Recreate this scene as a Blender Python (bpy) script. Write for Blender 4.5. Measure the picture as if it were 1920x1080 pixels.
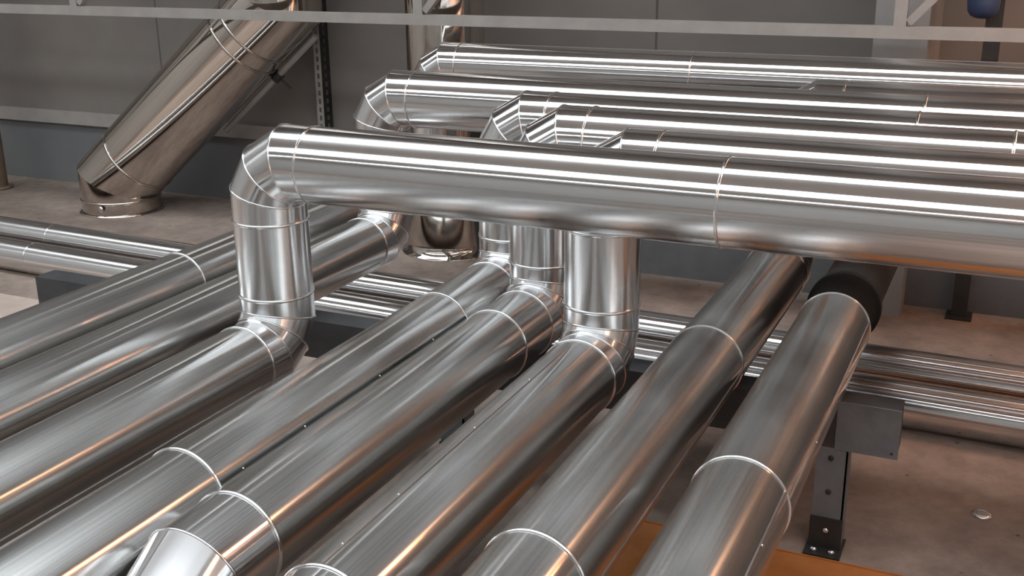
import bpy, math, random
from mathutils import Vector, Matrix
random.seed(7)
for o in list(bpy.data.objects): bpy.data.objects.remove(o)
S = bpy.context.scene
C = S.collection

# ------------------------------------------------------------------ camera, exposure, world
F_PX, YAW, PITCH, ROLL = 2076.87, .4353, .3142, .0109
fw = Vector((-math.sin(YAW)*math.cos(PITCH), math.cos(YAW)*math.cos(PITCH), -math.sin(PITCH)))
rt = fw.cross(Vector((0, 0, 1))).normalized()
dn = fw.cross(rt)
r2 = rt*math.cos(ROLL) + dn*math.sin(ROLL)
d2 = -rt*math.sin(ROLL) + dn*math.cos(ROLL)
cd = bpy.data.cameras.new('camera'); cam = bpy.data.objects.new('camera', cd); C.objects.link(cam)
M = Matrix.Identity(4)
for i in range(3):
    M[i][0] = r2[i]; M[i][1] = -d2[i]; M[i][2] = -fw[i]
cam.matrix_world = M
cd.sensor_width = 36; cd.lens = F_PX/1920*36; cd.clip_start = .05; cd.clip_end = 200
S.camera = cam
S.view_settings.view_transform = 'Standard'; S.view_settings.look = 'None'
S.view_settings.gamma = 1; S.view_settings.use_curve_mapping = False
S.view_settings.exposure = 1.2
W = bpy.data.worlds.new('world'); S.world = W; W.use_nodes = True
W.node_tree.nodes['Background'].inputs[0].default_value = (.8, .88, 1, 1)
W.node_tree.nodes['Background'].inputs[1].default_value = .3

SKY = 2.6            # radiance of the milky rooflights
SKY_COL = (.87, .945, 1.0)
WARM = 70           # watts of the sodium lamp beyond the right edge
WARM_COL = (1.0, .42, .20)
FLOOR, CEIL = -2.6, 5.0
X0, X1, Y0, Y1 = -14.0, 6.0, -9.0, 8.8

# ------------------------------------------------------------------ materials
def nodes(name):
    m = bpy.data.materials.new(name); m.use_nodes = True
    nt = m.node_tree; return m, nt, nt.nodes['Principled BSDF']
def N(nt, t, **kw):
    n = nt.nodes.new(t)
    for k, v in kw.items(): setattr(n, k, v)
    return n
def noise(nt, vec, scale, detail=4, rough=.55):
    n = N(nt, 'ShaderNodeTexNoise'); n.inputs['Scale'].default_value = scale
    n.inputs['Detail'].default_value = detail; n.inputs['Roughness'].default_value = rough
    if vec is not None: nt.links.new(vec, n.inputs['Vector'])
    return n
def mapping(nt, out, scale):
    m = N(nt, 'ShaderNodeMapping'); nt.links.new(out, m.inputs['Vector'])
    m.inputs['Scale'].default_value = scale; return m.outputs[0]
def ramp(nt, fac, stops):
    r = N(nt, 'ShaderNodeValToRGB'); nt.links.new(fac, r.inputs[0])
    e = r.color_ramp.elements
    e[0].position, e[0].color = stops[0][0], (*stops[0][1], 1)
    e[1].position, e[1].color = stops[1][0], (*stops[1][1], 1)
    for p, c in stops[2:]:
        k = e.new(p); k.color = (*c, 1)
    return r.outputs[0]
def g3(v): return (v, v, v)

def metal(name, c0, c1, r0, r1, bump, streak=30, dust=0.0, aniso=.95, flute=22, dustcol=(.33, .31, .28)):
    """sheet metal: uv.x runs round the pipe, uv.y along it, so streaks follow the axis"""
    m, nt, b = nodes(name)
    tc = N(nt, 'ShaderNodeTexCoord')
    v = mapping(nt, tc.outputs['UV'], (streak, .35, 1))
    n1 = noise(nt, v, 1.0, 5, .65)
    nt.links.new(ramp(nt, n1.outputs[0], [(.3, c0), (.7, c1)]), b.inputs['Base Color'])
    n2 = noise(nt, tc.outputs['Object'], .8, 2)
    nt.links.new(ramp(nt, n2.outputs[0], [(.3, g3(r0)), (.75, g3(r1))]), b.inputs['Roughness'])
    b.inputs['Metallic'].default_value = 1
    b.inputs['Anisotropic'].default_value = aniso; b.inputs['Anisotropic Rotation'].default_value = .25
    tg = N(nt, 'ShaderNodeTangent', direction_type='UV_MAP'); tg.uv_map = 'UVMap'
    nt.links.new(tg.outputs[0], b.inputs['Tangent'])
    v3 = mapping(nt, tc.outputs['UV'], (flute, .12, 1))
    n3 = noise(nt, v3, 1.0, 2, .5)
    bp = N(nt, 'ShaderNodeBump'); bp.inputs['Strength'].default_value = bump
    bp.inputs['Distance'].default_value = .01
    nt.links.new(n3.outputs[0], bp.inputs['Height']); nt.links.new(bp.outputs[0], b.inputs['Normal'])
    if dust:
        n4 = noise(nt, mapping(nt, tc.outputs['UV'], (9, .5, 1)), 1.0, 5, .6)
        f = N(nt, 'ShaderNodeMapRange'); nt.links.new(n4.outputs[0], f.inputs[0])
        f.inputs[1].default_value = .3; f.inputs[2].default_value = .75
        f.inputs[3].default_value = dust*.5; f.inputs[4].default_value = dust
        d = N(nt, 'ShaderNodeBsdfDiffuse'); d.inputs[0].default_value = (*dustcol, 1)
        mx = N(nt, 'ShaderNodeMixShader')
        nt.links.new(f.outputs[0], mx.inputs[0]); nt.links.new(b.outputs[0], mx.inputs[1])
        nt.links.new(d.outputs[0], mx.inputs[2])
        nt.links.new(mx.outputs[0], nt.nodes['Material Output'].inputs[0])
    return m
def plain(name, c0, c1, rough=.7, scale=6, metallic=0, bump=.15, detail=6):
    m, nt, b = nodes(name)
    tc = N(nt, 'ShaderNodeTexCoord')
    n1 = noise(nt, tc.outputs['Object'], scale, detail, .6)
    nt.links.new(ramp(nt, n1.outputs[0], [(.32, c0), (.68, c1)]), b.inputs['Base Color'])
    b.inputs['Roughness'].default_value = rough; b.inputs['Metallic'].default_value = metallic
    n2 = noise(nt, tc.outputs['Object'], scale*8, 4)
    bp = N(nt, 'ShaderNodeBump'); bp.inputs['Strength'].default_value = bump; bp.inputs['Distance'].default_value = .01
    nt.links.new(n2.outputs[0], bp.inputs['Height']); nt.links.new(bp.outputs[0], b.inputs['Normal'])
    return m
def glow(name, col, s):
    m, nt, b = nodes(name)
    b.inputs['Base Color'].default_value = (.8, .8, .8, 1)
    b.inputs['Emission Color'].default_value = (*col, 1); b.inputs['Emission Strength'].default_value = s
    return m

ALU = metal('bright_aluminium', g3(.76), (.86, .86, .87), .14, .18, .07, 40, aniso=1.0, flute=20, dust=.05, dustcol=(.30, .28, .26))
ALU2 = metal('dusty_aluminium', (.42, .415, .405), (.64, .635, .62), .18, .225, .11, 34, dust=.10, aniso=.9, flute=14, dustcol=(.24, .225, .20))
BEAD = metal('bead_aluminium', g3(.82), g3(.88), .15, .2, .0, aniso=0)
STEEL = metal('stainless_flue', (.58, .52, .47), (.70, .64, .59), .045, .075, .05, 16, aniso=.6, flute=9)
GREY = plain('grey_painted_steel', (.31, .285, .265), (.37, .345, .32), .5, 5)
GALV = plain('blue_grey_steel', (.15, .17, .19), (.20, .22, .24), .5, 9)
BEAMM = plain('dark_beam_steel', (.04, .042, .045), (.06, .062, .065), .55, 9)
PALE = plain('pale_floor_patch', (.46, .37, .315), (.60, .49, .425), .85, 4)
DARK = plain('dark_lap_shadow', (.02, .02, .02), (.04, .038, .035), .5, 9)
FOAM = plain('black_foam', (.012, .011, .010), (.022, .02, .018), .75, 20, bump=.4)
BLUE = plain('blue_paint', (.03, .05, .11), (.045, .07, .14), .4, 6)
RUST = plain('brown_pole_paint', (.12, .08, .05), (.18, .13, .085), .55, 6)
ORANGE = plain('orange_surface', (.42, .15, .035), (.55, .21, .06), .6, 7)
CONC = plain('grey_concrete', (.12, .122, .126), (.16, .16, .162), .85, 3)
COLM = plain('column_paint', (.24, .235, .23), (.30, .29, .28), .8, 3)
CEILM = plain('ceiling_paint', (.66, .65, .63), (.72, .71, .69), .9, 1.5)
SIDE = plain('side_wall_paint', (.48, .47, .45), (.56, .55, .53), .9, 1.5)
SKYM = glow('milky_rooflight', SKY_COL, SKY)
STRIPM = glow('warm_strip_diffuser', (1.0, .50, .27), 4.5)
WARMM = glow('sodium_bulb', WARM_COL, 12)

def wall_material():
    m, nt, b = nodes('wall_panels')
    tc = N(nt, 'ShaderNodeTexCoord')
    n1 = noise(nt, tc.outputs['Object'], 1.3, 6)
    col = ramp(nt, n1.outputs[0], [(.3, (.178, .157, .140)), (.7, (.222, .198, .178))])
    sx = N(nt, 'ShaderNodeSeparateXYZ'); nt.links.new(tc.outputs['Object'], sx.inputs[0])
    a = N(nt, 'ShaderNodeMath', operation='ADD'); a.inputs[1].default_value = 7.98 + 5.19*4
    nt.links.new(sx.outputs[0], a.inputs[0])
    md = N(nt, 'ShaderNodeMath', operation='MODULO'); md.inputs[1].default_value = 5.19
    nt.links.new(a.outputs[0], md.inputs[0])
    lt = N(nt, 'ShaderNodeMath', operation='LESS_THAN'); lt.inputs[1].default_value = .02
    nt.links.new(md.outputs[0], lt.inputs[0])
    mx = N(nt, 'ShaderNodeMixRGB'); nt.links.new(lt.outputs[0], mx.inputs[0])
    nt.links.new(col, mx.inputs[1]); mx.inputs[2].default_value = (.10, .09, .082, 1)
    # the plinth band below the trim is bare bluish concrete
    lz = N(nt, 'ShaderNodeMath', operation='LESS_THAN'); lz.inputs[1].default_value = -1.9
    nt.links.new(sx.outputs[2], lz.inputs[0])
    c2 = ramp(nt, n1.outputs[0], [(.3, (.150, .152, .156)), (.7, (.195, .195, .198))])
    m2 = N(nt, 'ShaderNodeMixRGB'); nt.links.new(lz.outputs[0], m2.inputs[0])
    nt.links.new(mx.outputs[0], m2.inputs[1]); nt.links.new(c2, m2.inputs[2])
    nt.links.new(m2.outputs[0], b.inputs['Base Color']); b.inputs['Roughness'].default_value = .75
    return m
def floor_material():
    m, nt, b = nodes('screed_floor')
    tc = N(nt, 'ShaderNodeTexCoord')
    n1 = noise(nt, tc.outputs['Object'], .9, 8, .62)
    c1 = ramp(nt, n1.outputs[0], [(.3, (.17, .125, .102)), (.5, (.33, .258, .218)), (.7, (.47, .38, .325))])
    n2 = noise(nt, tc.outputs['Object'], 9, 6, .7)
    mx = N(nt, 'ShaderNodeMixRGB'); mx.blend_type = 'MULTIPLY'; mx.inputs[0].default_value = .6
    nt.links.new(c1, mx.inputs[1])
    nt.links.new(ramp(nt, n2.outputs[0], [(.3, g3(.55)), (.62, g3(1))]), mx.inputs[2])
    v = N(nt, 'ShaderNodeTexVoronoi'); v.inputs['Scale'].default_value = 5
    nt.links.new(tc.outputs['Object'], v.inputs['Vector'])
    m3 = N(nt, 'ShaderNodeMixRGB'); m3.blend_type = 'MULTIPLY'; m3.inputs[0].default_value = .8
    nt.links.new(mx.outputs[0], m3.inputs[1])
    nt.links.new(ramp(nt, v.outputs['Distance'], [(.03, g3(.2)), (.07, g3(1))]), m3.inputs[2])
    nt.links.new(m3.outputs[0], b.inputs['Base Color']); b.inputs['Roughness'].default_value = .8
    bp = N(nt, 'ShaderNodeBump'); bp.inputs['Strength'].default_value = .25; bp.inputs['Distance'].default_value = .01
    nt.links.new(n2.outputs[0], bp.inputs['Height']); nt.links.new(bp.outputs[0], b.inputs['Normal'])
    return m
WALL, FLOORM = wall_material(), floor_material()

# ------------------------------------------------------------------ mesh helpers
class MB:
    def __init__(s): s.v, s.f, s.uv, s.sm = [], [], [], []
    def quad(s, idx, uv=None, smooth=False):
        s.f.append(idx); s.uv.append(uv or [(0, 0)]*len(idx)); s.sm.append(smooth)
    def rings(s, rings, smooth=True, cap0=False, cap1=False, v0=0.0):
        """closed rings of points joined into a tube"""
        n = len(rings[0]); base = len(s.v); L = v0; Ls = [L]
        for a, b in zip(rings, rings[1:]):
            L += sum((q-p).length for p, q in zip(a, b))/n; Ls.append(L)
        for r in rings: s.v.extend(r)
        for k in range(len(rings)-1):
            for i in range(n):
                j = (i+1) % n
                s.quad([base+k*n+i, base+k*n+j, base+(k+1)*n+j, base+(k+1)*n+i],
                       [(i/n, Ls[k]), ((i+1)/n, Ls[k]), ((i+1)/n, Ls[k+1]), (i/n, Ls[k+1])], smooth)
        if cap0: s.quad([base+i for i in range(n)][::-1])
        if cap1: s.quad([base+(len(rings)-1)*n+i for i in range(n)])
    def box(s, lo, hi, bev=0.0):
        x0, y0, z0 = lo; x1, y1, z1 = hi; b = len(s.v)
        s.v += [Vector(p) for p in ((x0,y0,z0),(x1,y0,z0),(x1,y1,z0),(x0,y1,z0),(x0,y0,z1),(x1,y0,z1),(x1,y1,z1),(x0,y1,z1))]
        for f in ((0,3,2,1),(4,5,6,7),(0,1,5,4),(1,2,6,5),(2,3,7,6),(3,0,4,7)):
            s.quad([b+i for i in f])
    def bar(s, p, q, w, h, up=Vector((0, 0, 1))):
        p, q = Vector(p), Vector(q); d = (q-p).normalized()
        a = d.cross(up)
        if a.length < 1e-4: a = d.cross(Vector((0, 1, 0)))
        a.normalize(); c = a.cross(d)
        rs = [[o + a*sx*w/2 + c*sy*h/2 for sx, sy in ((-1,-1),(1,-1),(1,1),(-1,1))] for o in (p, q)]
        s.rings(rs, False, True, True)
    def tube(s, p, q, r, n=72, caps=False, r1=None):
        p, q = Vector(p), Vector(q); d = (q-p).normalized()
        a = frame(d); b = d.cross(a)
        s.rings([ring(o, a, b, rr, n) for o, rr in ((p, r), (q, r if r1 is None else r1))], True, caps, caps)
    def lathe(s, p, d, prof, n=64, caps=True):
        p, d = Vector(p), Vector(d).normalized(); a = frame(d); b = d.cross(a)
        s.rings([ring(p+d*t, a, b, r, n) for t, r in prof], True, caps, caps)
    def bead(s, p, d, R, r, n=72, k=8):
        """round bead running round a pipe"""
        p, d = Vector(p), Vector(d).normalized(); a = frame(d); b = d.cross(a); base = len(s.v)
        for i in range(n):
            t = 2*math.pi*i/n; e = a*math.cos(t) + b*math.sin(t)
            for j in range(k):
                u = 2*math.pi*j/k
                s.v.append(p + e*(R + r*math.cos(u)) + d*(r*1.3*math.sin(u)))
        for i in range(n):
            for j in range(k):
                i2, j2 = (i+1) % n, (j+1) % k
                s.quad([base+i*k+j, base+i2*k+j, base+i2*k+j2, base+i*k+j2], [(i/n, 0), ((i+1)/n, 0), ((i+1)/n, .02), (i/n, .02)], True)
    def ball(s, p, r, n=10):
        p = Vector(p)
        s.lathe(p - Vector((0, 0, r)), (0, 0, 1), [(r - r*math.cos(math.pi*(i+.08)/(n+.16)), r*math.sin(math.pi*(i+.08)/(n+.16))) for i in range(n+1)], 14)
    def build(s, name, mat, parent=None):
        me = bpy.data.meshes.new(name); me.from_pydata([tuple(v) for v in s.v], [], s.f)
        me.polygons.foreach_set('use_smooth', s.sm)
        uv = me.uv_layers.new(name='UVMap')
        uv.data.foreach_set('uv', [c for f in s.uv for p in f for c in p])
        me.materials.append(mat); me.update()
        o = bpy.data.objects.new(name, me); C.objects.link(o)
        if parent is not None:
            o.parent = parent
            me.transform(Matrix.Translation(-world_loc(parent)))
        return o
def world_loc(o):
    v = Vector(o.location)
    while o.parent: o = o.parent; v += Vector(o.location)
    return v
def frame(d):
    a = Vector((0, 0, 1)) if abs(d.z) < .9 else Vector((0, 1, 0))
    return (a - d*a.dot(d)).normalized()
def ring(o, a, b, r, n): return [o + (a*math.cos(2*math.pi*i/n) + b*math.sin(2*math.pi*i/n))*r for i in range(n)]
def one(name, mat, parent, meth, *a, **k):
    m = MB(); getattr(m, meth)(*a, **k); return m.build(name, mat, parent)
def thing(name, label, cat, loc=(0, 0, 0), group=None):
    o = bpy.data.objects.new(name, None); C.objects.link(o); o.location = loc; o.empty_display_size = .1
    return tag(o, label, cat, group)
def tag(o, label, cat, group=None):
    o['label'] = label; o['category'] = cat
    if group: o['group'] = group
    return o
def struct(o): o['kind'] = 'structure'; return o

# ------------------------------------------------------------------ the hall
def box_struct(name, mat, lo, hi): return struct(one(name, mat, None, 'box', lo, hi))
box_struct('floor', FLOORM, (X0-.2, Y0-.2, FLOOR-.3), (X1+.2, Y1+.2, FLOOR))
box_struct('wall_back', WALL, (X0, Y1, FLOOR), (X1, Y1+.2, CEIL))
box_struct('wall_front', SIDE, (X0, Y0-.2, FLOOR), (X1, Y0, CEIL))
box_struct('wall_left', SIDE, (X0-.2, Y0-.2, FLOOR), (X0, Y1+.2, CEIL))
box_struct('wall_right', SIDE, (X1, Y0-.2, FLOOR), (X1+.2, Y1+.2, CEIL))
box_struct('ceiling', CEILM, (X0-.2, Y0-.2, CEIL), (X1+.2, Y1+.2, CEIL+.2))
box_struct('trim_1', GREY, (X0, Y1-.05, -1.95), (-3.42, Y1, -1.815))          # sill beam along the back wall
box_struct('trim_2', CONC, (-3.4, 8.0, FLOOR), (X1, Y1, -1.62))               # low concrete upstand
box_struct('trim_3', COLM, (-.957, 7.71, FLOOR), (-.620, Y1, CEIL))           # wall column
def rooflight(name, y0, y1, x0=X0+.6, x1=X1-.6):
    f = MB()
    for a, b in ((y0-.1, y0), (y1, y1+.1)): f.box((x0-.1, a, CEIL-.10), (x1+.1, b, CEIL))
    for a, b in ((x0-.1, x0), (x1, x1+.1)): f.box((a, y0, CEIL-.10), (b, y1, CEIL))
    w = struct(f.build(name, GREY))
    one('pane', SKYM, w, 'box', (x0, y0, CEIL-.05), (x1, y1, CEIL-.02))
    return w
rooflight('window_1', 3.7, 5.3)
rooflight('window_2', -2.0, -.2)
rooflight('window_3', -6.5, -5.8)
# sodium lamp hanging by the back wall, beyond the right edge of the view
LP = Vector((3.2, 7.3, 1.7))
lt = thing('pendant_lamp', 'orange sodium pendant lamp hanging by the back wall beyond the right edge', 'lamp', LP)
m = MB(); m.lathe(LP, (0, 0, 1), [(-.02, .30), (.06, .25), (.16, .12), (.22, .07), (.40, .06)], 48, False); m.build('lamp_shade', GREY, lt)
one('cable', DARK, lt, 'tube', LP+Vector((0, 0, .4)), (LP.x, LP.y, CEIL-.01), .008, 12, True)
m = MB(); m.ball(LP+Vector((0, 0, .10)), .06); m.build('bulb', WARMM, lt)
ld = bpy.data.lights.new('sodium_light', 'POINT'); ld.energy = WARM; ld.color = WARM_COL; ld.shadow_soft_size = .14
lo = bpy.data.objects.new('sodium_light', ld); C.objects.link(lo); lo.location = LP+Vector((0, 0, -.12))

# dark roof rafters between the rooflight and the back wall
k = 4
x = X0+.7
while x < X1-.4:
    wd = random.choice((.12, .18, .28)); 
    box_struct('trim_%d' % k, random.choice((DARK, GREY, DARK)), (x, 5.75, CEIL-.30), (x+wd, Y1, CEIL))
    x += random.uniform(.7, 1.5); k += 1

# warm strip lamp hung along the right side, parallel to the floor bank
sl = thing('strip_lamp', 'long warm strip lamp hung on rods to the right of the view', 'lamp', (1.0, 6, .35))
one('lamp_housing', GREY, sl, 'box', (.86, 1.2, .37), (1.14, 8.5, .45))
one('diffuser', STRIPM, sl, 'box', (.89, 1.23, .29), (1.11, 8.47, .37))
for y in (1.8, 4.8, 7.9): one('hanging_rod', DARK, sl, 'tube', (1.0, y, .45), (1.0, y, CEIL-.01), .012, 12, True)

# ------------------------------------------------------------------ pipe runs
R = .16
ZF, ZU = -1.746, -.924
BR = .19                      # bend radius of the segmented elbows
def elbow_rings(K, di, do, leg0, leg1, r=R, n=72, bend=BR):
    """rings of a three-mitre elbow: each gore is returned as a pair of rings"""
    K, di, do = Vector(K), Vector(di), Vector(do)
    a = di.cross(do).normalized(); O = K - di*bend + do*bend
    P = [K - di*leg0]
    for ph in (15, 45, 75):
        t = math.radians(ph)
        P.append(O + (-do*math.cos(t) + di*math.sin(t))*(bend/math.cos(math.radians(15))))
    P.append(K + do*leg1)
    D = [(q-p).normalized() for p, q in zip(P, P[1:])]
    out = []
    for k in range(4):
        d = D[k]; b = d.cross(a); pair = []
        for e in (k, k+1):
            if e == 0: nrm = D[0]
            elif e == 4: nrm = D[3]
            else: nrm = (D[e-1]+D[e]).normalized()
            rr = []
            for i in range(n):
                th = 2*math.pi*i/n; c = (a*math.cos(th) + b*math.sin(th))*r
                rr.append(P[e] + c - d*(c.dot(nrm)/d.dot(nrm)))
            pair.append(rr)
        out.append(pair)
    return out
def make_elbow(root, K, di, do, leg0=.25, leg1=.25, mat=None, bead_mat=None):
    m = MB(); prs = elbow_rings(K, di, do, leg0, leg1)
    for pr in prs: m.rings(pr)
    e = m.build('elbow', mat or ALU, root)
    s = MB()                                   # raised seam on each mitre
    for pr in prs[:3]:
        pts = pr[1]; n = len(pts); c = sum(pts, Vector())/n; base = len(s.v); k = 6
        for i in range(n):
            rad = (pts[i]-c).normalized(); tan = (pts[(i+1) % n]-pts[i-1]).normalized(); bi = rad.cross(tan)
            for j in range(k):
                u = 2*math.pi*j/k; s.v.append(pts[i] + rad*.0035*math.cos(u) + bi*.0045*math.sin(u))
        for i in range(n):
            for j in range(k):
                i2, j2 = (i+1) % n, (j+1) % k
                s.quad([base+i*k+j, base+i2*k+j, base+i2*k+j2, base+i*k+j2], None, True)
    s.build('mitre_seam', BEAD, e)
    return e
def section(root, p, q, mat, r=R, caps=False): return one('pipe_section', mat, root, 'tube', p, q, r, 96, caps)
def band(root, p, d, r=.0058, R_=R): return one('joint_band', BEAD, root, 'bead', p, d, R_, r)
def lap(root, p, q, ang, screws=(), r=R, mat=None):
    """lengthwise lap seam; ang in degrees from straight up towards +x (pipes along y)"""
    t = math.radians(ang); e = Vector((math.sin(t), 0, math.cos(t))); u = Vector((math.cos(t), 0, -math.sin(t)))
    p, q = Vector(p), Vector(q)
    m = MB()
    prof = [(-.010, -.001), (-.006, .0035), (.004, .0035), (.006, -.001)]
    m.rings([[o + e*(r+h) + u*w for w, h in prof] for o in (p, q)], False, True, True)
    s = m.build('lap_seam', mat or ALU2, root)
    for y in screws:
        b = MB(); b.ball(Vector((p.x, y, p.z)) + e*(r+.003), .0055); b.build('screw', ALU2, s)
    return s

def run(label, x, yr, seams, useams, y0=-2.0, laps=(), down=None, x1=X1-.02):
    """floor pipe along y, elbow, riser, elbow, top pipe along x: one welded run"""
    root = thing('pipe_run', label, 'pipe', (x, yr, FLOOR), 'clad pipe runs rising from the floor bank')
    # floor part
    ya = y0
    if down is not None:                        # near end turns down into the floor
        K = (x, down, ZF)
        make_elbow(root, K, (0, -1, 0), (0, 0, -1), .33, .25, ALU)
        band(root, (x, down+.33, ZF), (0, 1, 0)); band(root, (x, down, ZF-.25), (0, 0, 1))
        one('drop_pipe', ALU, root, 'tube', (x, down, ZF-.25), (x, down, FLOOR+.001), R, 96)
        ya = down+.33
    cuts = [ya] + [s for s in seams if s > ya+.05] + [yr-.265]
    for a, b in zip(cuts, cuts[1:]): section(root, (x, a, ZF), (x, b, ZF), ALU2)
    for s in cuts[1:]: band(root, (x, s, ZF), (0, 1, 0))
    if down is None: band(root, (x, ya, ZF), (0, 1, 0))
    make_elbow(root, (x, yr, ZF), (0, 1, 0), (0, 0, 1), .265, .243)
    band(root, (x, yr, ZF+.243), (0, 0, 1))
    one('riser', ALU, root, 'tube', (x, yr, ZF+.243), (x, yr, ZU-.25), R, 96)
    band(root, (x, yr, ZU-.25), (0, 0, 1))
    make_elbow(root, (x, yr, ZU), (0, 0, 1), (1, 0, 0), .25, .25)
    cx = [x+.25] + [s for s in useams if s > x+.3] + [x1]
    for a, b in zip(cx, cx[1:]): section(root, (a, yr, ZU), (b, yr, ZU), ALU)
    for s in cx[:-1]: band(root, (s, yr, ZU), (1, 0, 0), .0048)
    for (p, q, ang, scr) in laps: lap(root, (x, p, ZF), (x, q, ZF), ang, scr, R, DARK if ang == 66 else None)  # dark seam strip paints in the shadow line along the lap edge
    return root

run('leftmost pipe of the floor bank, rising to the farthest top pipe under the grey girder', -3.894, 7.059, [.5, 4.278], [-1.96, 1.6], laps=[(.5, 4.27, 120, ())])
run('second floor pipe from left, its upper elbow leftmost behind the foremost top pipe', -3.397, 5.529, [.9], [-.42, 3], laps=[(.9, 5.2, 118, ())])
run('nearest pipe run, its tall bright elbow at left carrying the foremost thick top pipe', -2.8845, 3.754, [.2], [-.910, 2.6], laps=[(.2, 3.4, 110, ())])
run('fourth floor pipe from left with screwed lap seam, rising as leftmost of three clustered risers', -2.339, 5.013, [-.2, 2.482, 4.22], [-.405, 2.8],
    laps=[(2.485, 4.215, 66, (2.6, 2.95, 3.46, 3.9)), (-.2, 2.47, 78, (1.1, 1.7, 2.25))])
run('floor pipe whose near end turns down in a short bright elbow at bottom left', -1.999, 4.655, [4.10], [-.02, 3.2], down=1.985)
run('sixth floor pipe from left, rising as the broad right-hand riser under the foremost pipe', -1.523, 4.170, [], [1.2, 4],
    laps=[(2.1, 3.88, -5, (2.2, 2.5, 3.0, 3.45))], down=1.76)
run('pipe next to rightmost in the floor bank, passing beneath the top pipes before it rises', -1.0943, 5.917, [.4, 2.472, 4.272], [.55, 3.6],
    laps=[(2.48, 4.265, 96, ()), (4.28, 5.6, 108, ())])
# rightmost pipe: cladding stops, black foam goes on to the column
rh = thing('pipe_run', 'rightmost pipe of the floor bank, its metal cladding ending at a black sleeve', 'pipe', (-.6745, 4.9, FLOOR), 'clad pipe runs rising from the floor bank')
hx = -.6745
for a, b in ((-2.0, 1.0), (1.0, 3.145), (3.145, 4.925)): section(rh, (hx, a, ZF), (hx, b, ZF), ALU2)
for s in (-2.0, 1.0, 3.145, 4.925): band(rh, (hx, s, ZF), (0, 1, 0))
lap(rh, (hx, 1.0, ZF), (hx, 3.14, ZF), 64, (1.6, 2.2, 2.8)); lap(rh, (hx, 3.15, ZF), (hx, 4.92, ZF), 76, (3.6, 4.3))
m = MB(); m.lathe((hx, 4.90, ZF), (0, 1, 0), [(0, .150), (.30, .152), (.30, .172), (.36, .172), (.36, .152), (2.805, .152)], 72); m.build('foam_sleeve', FOAM, rh)

# pipes on the floor crossing under the bank
def cross_pipe(label, y, k, seams):
    r = .125; z = FLOOR + r
    d = Vector((1, k, 0)).normalized()
    at = lambda x: Vector((x, y + k*(x+4), z))
    root = thing('cross_pipe', label, 'pipe', (-4, y, FLOOR), 'pipes lying across the floor')
    xs = [X0+.02] + seams + [X1-.02]
    for a, b in zip(xs, xs[1:]): section(root, at(a), at(b), ALU, r)
    for s in seams: band(root, at(s), d, .004, r)
    return root
cross_pipe('rear one of two slim shiny pipes lying across the floor beneath the bank', 6.509, -.034, [-7.36, -3.3, .9])
cross_pipe('front one of two slim shiny pipes lying across the floor beneath the bank', 6.013, -.034, [-7.05, -2.6, 1.6])

# ------------------------------------------------------------------ support frame under the bank
sf = thing('pipe_support', 'blue-grey steel beam on posts carrying the floor bank of pipes', 'support', (-2.7, 4.5, FLOOR))
by0, by1 = 4.43, 4.58
m = MB(); m.box((-5.13, by0, -2.112), (-.311, by1, -1.9065)); m.build('beam', BEAMM, sf)
m = MB(); m.box((-.560, by0-.006, -2.115), (-.305, by0, -1.895)); ep = m.build('end_plate', GALV, sf)
m = MB(); m.lathe((-.33, by0-.006, -2.09), (0, -1, 0), [(0, .006), (.004, .006), (.005, .004)], 12); m.build('bolt', DARK, ep)
for px in (-.57, -2.40, -4.0):
    fz = FLOOR + (.010 if px < -2.9 else 0)
    m = MB(); m.box((px-.062, by0, fz+.012), (px+.068, by0+.008, -2.112)); m.box((px+.060, by0, fz+.012), (px+.068, by0+.12, -2.112))
    p = m.build('post', GALV, sf)
    for hz in (-2.16, -2.32):
        m = MB(); m.lathe((px, by0, hz), (0, -1, 0), [(0, .013), (.005, .013), (.009, .009), (.010, .004)], 6); m.build('bolt', DARK, p)
    m = MB(); m.box((px-.066, by0-.012, fz+.006), (px+.072, by0, fz+.155)); m.box((px-.075, by0-.085, fz), (px+.08, by0+.10, fz+.012))
    ft = m.build('foot_bracket', DARK, sf)
    m = MB(); m.lathe((px+.005, by0-.012, fz+.10), (0, -1, 0), [(0, .014), (.008, .014), (.012, .009), (.013, .003)], 6); m.build('bolt', BEAD, ft)
    for dx in (-.035, .04):
        m = MB(); m.lathe((px+dx, by0-.05, fz+.012), (0, 0, 1), [(0, .016), (.012, .016), (.018, .010), (.019, .003)], 6); m.build('bolt', BEAD, ft)

m = MB(); m.box((-1.45, 3.7, FLOOR), (X1-1, 4.325, FLOOR+.006)); m.box((-1.45, 4.325, FLOOR), (X1-1, 4.333, FLOOR+.012))  # thin slab giving this strip of floor an even orange colour
tag(m.build('orange_floor_strip', ORANGE), 'orange strip on the floor in front of the support posts', 'plate')
m = MB(); m.box((-10.5, 2.4, FLOOR), (-2.9, 5.60, FLOOR+.010))  # thin added slab that makes this area of the floor paler
tag(m.build('floor_patch', PALE), 'pale beige floor patch added under the left end of the pipe bank', 'patch')
m = MB(); m.lathe((.045, 5.02, FLOOR), (0, 0, 1), [(0, .045), (.006, .045), (.009, .035), (.009, .015)], 28)
tag(m.build('metal_disc', BEAD), 'small pale metal disc lying on the floor at lower right', 'disc')

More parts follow.
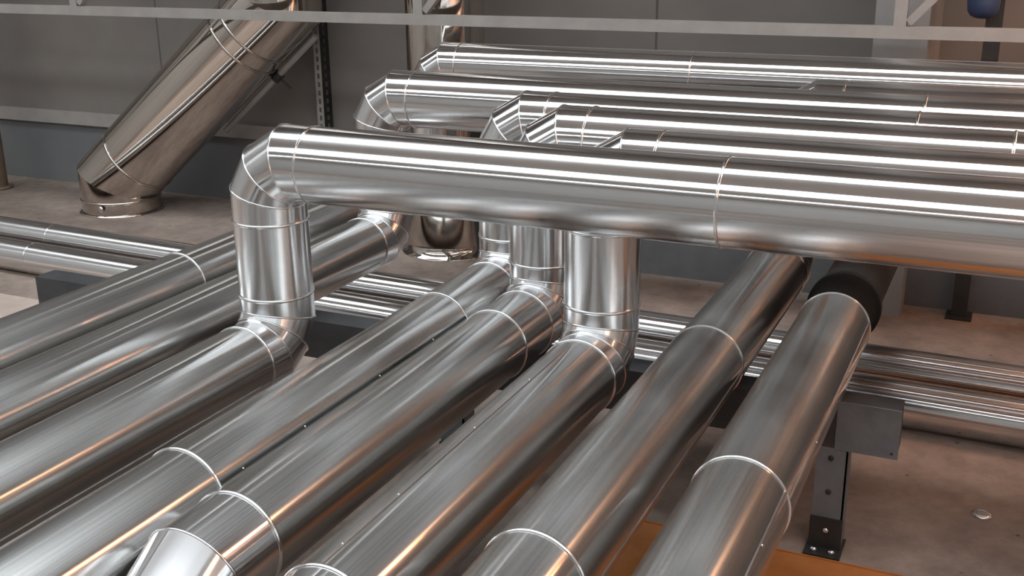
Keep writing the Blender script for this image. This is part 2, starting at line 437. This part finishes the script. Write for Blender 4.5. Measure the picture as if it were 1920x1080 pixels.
# ------------------------------------------------------------------ grey lattice girder
gy, gz, gw = 7.45, -.645, .076
gr = thing('lattice_girder', 'long grey steel lattice girder crossing the top in front of the back wall', 'girder', (-4, gy, gz))
xa, xb = X0+.02, X1-.02
one('bottom_chord', GREY, gr, 'box', (xa, gy-gw/2, gz-gw/2), (xb, gy+gw/2, gz+gw/2))
one('top_chord', GREY, gr, 'box', (xa, gy-gw/2, 1.1), (xb, gy+gw/2, 1.1+gw))
ux = [-7.63+3.43*k for k in range(-1, 4)]
for x in ux: one('upright', GREY, gr, 'box', (x-gw/2, gy-gw/2, gz+gw/2), (x+gw/2, gy+gw/2, 1.1))
for x in ux[:-1]: one('diagonal', GREY, gr, 'bar', (x+.05, gy, gz+.06), (x+1.55, gy, 1.09), .05, .06, Vector((0, 1, 0)))

# ------------------------------------------------------------------ flues
def clamp(parent, p, d, r, w=.05):
    m = MB(); m.lathe(p, d, [(-w/2, r), (-w/2, r+.006), (w/2, r+.006), (w/2, r)], 72, False); return m.build('clamp_band', STEEL, parent)
fx, fy, fr = -7.98, 8.06, .375
f1 = thing('flue', 'large brownish stainless flue leaning to the right above its floor collar', 'flue', (fx, fy, FLOOR))
def mitre_tube(p0, p1, p2, p3, r, n=96):
    """three straight lengths meeting in mitres"""
    P = [Vector(p) for p in (p0, p1, p2, p3)]; D = [(b-a).normalized() for a, b in zip(P, P[1:])]
    a = D[0].cross(D[1]).normalized(); res = []
    for k, d in enumerate(D):
        b = d.cross(a); pr = []
        for e in (k, k+1):
            nr = D[0] if e == 0 else D[-1] if e == 3 else (D[e-1]+D[e]).normalized()
            pr.append([P[e] + c - d*(c.dot(nr)/d.dot(nr)) for c in ((a*math.cos(2*math.pi*i/n) + b*math.sin(2*math.pi*i/n))*r for i in range(n))])
        res.append(pr)
    return res
LZ = -2.29; TOPZ = -.60
LX, LY = 1.14, .10
lean = Vector((LX, LY, 1)).normalized()
pm = Vector((fx, fy, LZ)); pt = Vector((fx + (TOPZ-LZ)*LX, fy + (TOPZ-LZ)*LY, TOPZ))
segs = mitre_tube((fx, fy, FLOOR), pm, pt, (pt.x, pt.y, CEIL-.01), fr)
for nm, sg in zip(('base_collar', 'leaning_tube', 'upper_tube'), segs):
    m = MB(); m.rings(sg); m.build(nm, STEEL, f1)
m = MB(); m.lathe((fx, fy, FLOOR), (0, 0, 1), [(0, fr+.03), (.012, fr+.03), (.02, fr+.005)], 72, False); m.build('floor_ring', STEEL, f1)
clamp(f1, (fx, fy, FLOOR+.13), (0, 0, 1), fr, .02)
for t in (.36, 2.06, 2.21): clamp(f1, pm+lean*t, lean, fr, .022)
clamp(f1, (pt.x, pt.y, TOPZ+.35), (0, 0, 1), fr, .05)
for t, n_ in ((.30, 6),):
    for i in range(n_):
        m = MB(); th = math.radians(200+i*9); a = lean.cross(Vector((0, 0, 1))).normalized(); b = lean.cross(a)
        m.ball(pm + lean*t + (a*math.cos(th)+b*math.sin(th))*(fr+.004), .012); m.build('screw', BEAD, f1)
m = MB(); m.lathe((fx+.1, fy-fr-.005, FLOOR+.09), (0, -1, 0), [(0, .03), (.012, .03), (.02, .02), (.022, .006)], 16); m.build('clamp_bolt', BEAD, f1)

x2, y2, r2_ = -4.318, 8.06, .318
f2 = thing('flue', 'upright stainless flue with belled foot, behind the rear pipe elbows', 'flue', (x2, y2, FLOOR))
m = MB(); m.lathe((x2, y2, FLOOR), (0, 0, 1), [(0, r2_+.10), (.012, r2_+.10), (.02, r2_+.055), (.10, r2_+.05), (.45, r2_), (.5, r2_)], 96, False); m.build('bell_foot', STEEL, f2)
one('upright_tube', STEEL, f2, 'tube', (x2, y2, FLOOR+.5), (x2, y2, CEIL-.01), r2_, 96)
for z in (FLOOR+.5, -1.2, -.50, .6): clamp(f2, (x2, y2, z), (0, 0, 1), r2_, .03)

# brace rod beside the leaning flue
side = lean.cross(Vector((-.68, .70, -.2))).normalized()          # across the flue, towards its right flank
if side.x < 0: side = -side
rd = lean
p0 = pm + side*(fr+.048) + lean*1.22; p1 = p0 + rd*1.36
rod = one('brace_rod', GREY, f1, 'tube', p0, p1, .030, 20, True)
m = MB(); m.lathe(p0+rd*.80, rd, [(-.04, .032), (-.04, .046), (.04, .046), (.04, .032)], 20)
m.bar(p0+rd*.80 - side*.03, p0+rd*.80 + side*.16, .03, .02); m.build('rod_clamp', DARK, rod)

# slotted angle upright
st = thing('slotted_strut', 'slotted steel angle standing upright on the back wall between the flues', 'strut', (-5.95, 8.7, -1.8))
def flange(name, u0, u1, axis, fixed, mat):
    m = MB(); z0, z1 = -1.81, CEIL-.01; pitch = .078; w = (u1-u0)
    def bx(a, b, za, zb):
        if axis == 'x': m.box((a, fixed, za), (b, fixed+.004, zb))
        else: m.box((fixed, a, za), (fixed+.004, b, zb))
    bx(u0, u0+w*.34, z0, z1); bx(u1-w*.34, u1, z0, z1)
    z = z0
    while z < z1:
        bx(u0+w*.34, u1-w*.34, z, min(z+.032, z1)); z += pitch
    return m.build(name, mat, st)
flange('front_flange', -6.02, -5.945, 'x', 8.66, GREY)
flange('side_flange', 8.66, 8.795, 'y', -5.945, DARK)
m = MB(); m.box((-6.018, 8.664, -1.81), (-5.95, 8.795, -1.80)); m.build('end_cap', GREY, st)

# brown pole at the left edge
pl = thing('floor_pole', 'brown round pole standing on the floor at the left edge', 'pole', (-9.90, 8.26, FLOOR))
one('shaft', RUST, pl, 'tube', (-9.90, 8.26, FLOOR+.02), (-9.90, 8.26, CEIL-.01), .095, 40)
m = MB(); m.lathe((-9.90, 8.26, FLOOR), (0, 0, 1), [(0, .14), (.02, .14), (.03, .10)], 40); m.build('foot_plate', RUST, pl)

# black post with blue pump
bp_ = thing('pump_post', 'black square post holding a blue pump, in front of the back wall at right', 'post', (-.245, 7.89, FLOOR))
m = MB(); m.box((-.295, 7.84, FLOOR+.01), (-.195, 7.94, .6)); m.build('post', DARK, bp_)
m = MB(); m.box((-.33, 7.79, FLOOR), (-.16, 7.985, FLOOR+.01)); m.build('foot_plate', DARK, bp_)
m = MB(); m.lathe((-.315, 7.76, -.575), (0, 0, 1), [(0, .02), (.006, .05), (.02, .075), (.05, .093), (.10, .098), (.34, .098), (.36, .11), (.40, .11)], 40); pb = m.build('pump_body', BLUE, bp_)
m = MB(); m.bar((-.315, 7.76, -.35), (-.25, 7.85, -.35), .05, .08); m.build('bracket', DARK, bp_)
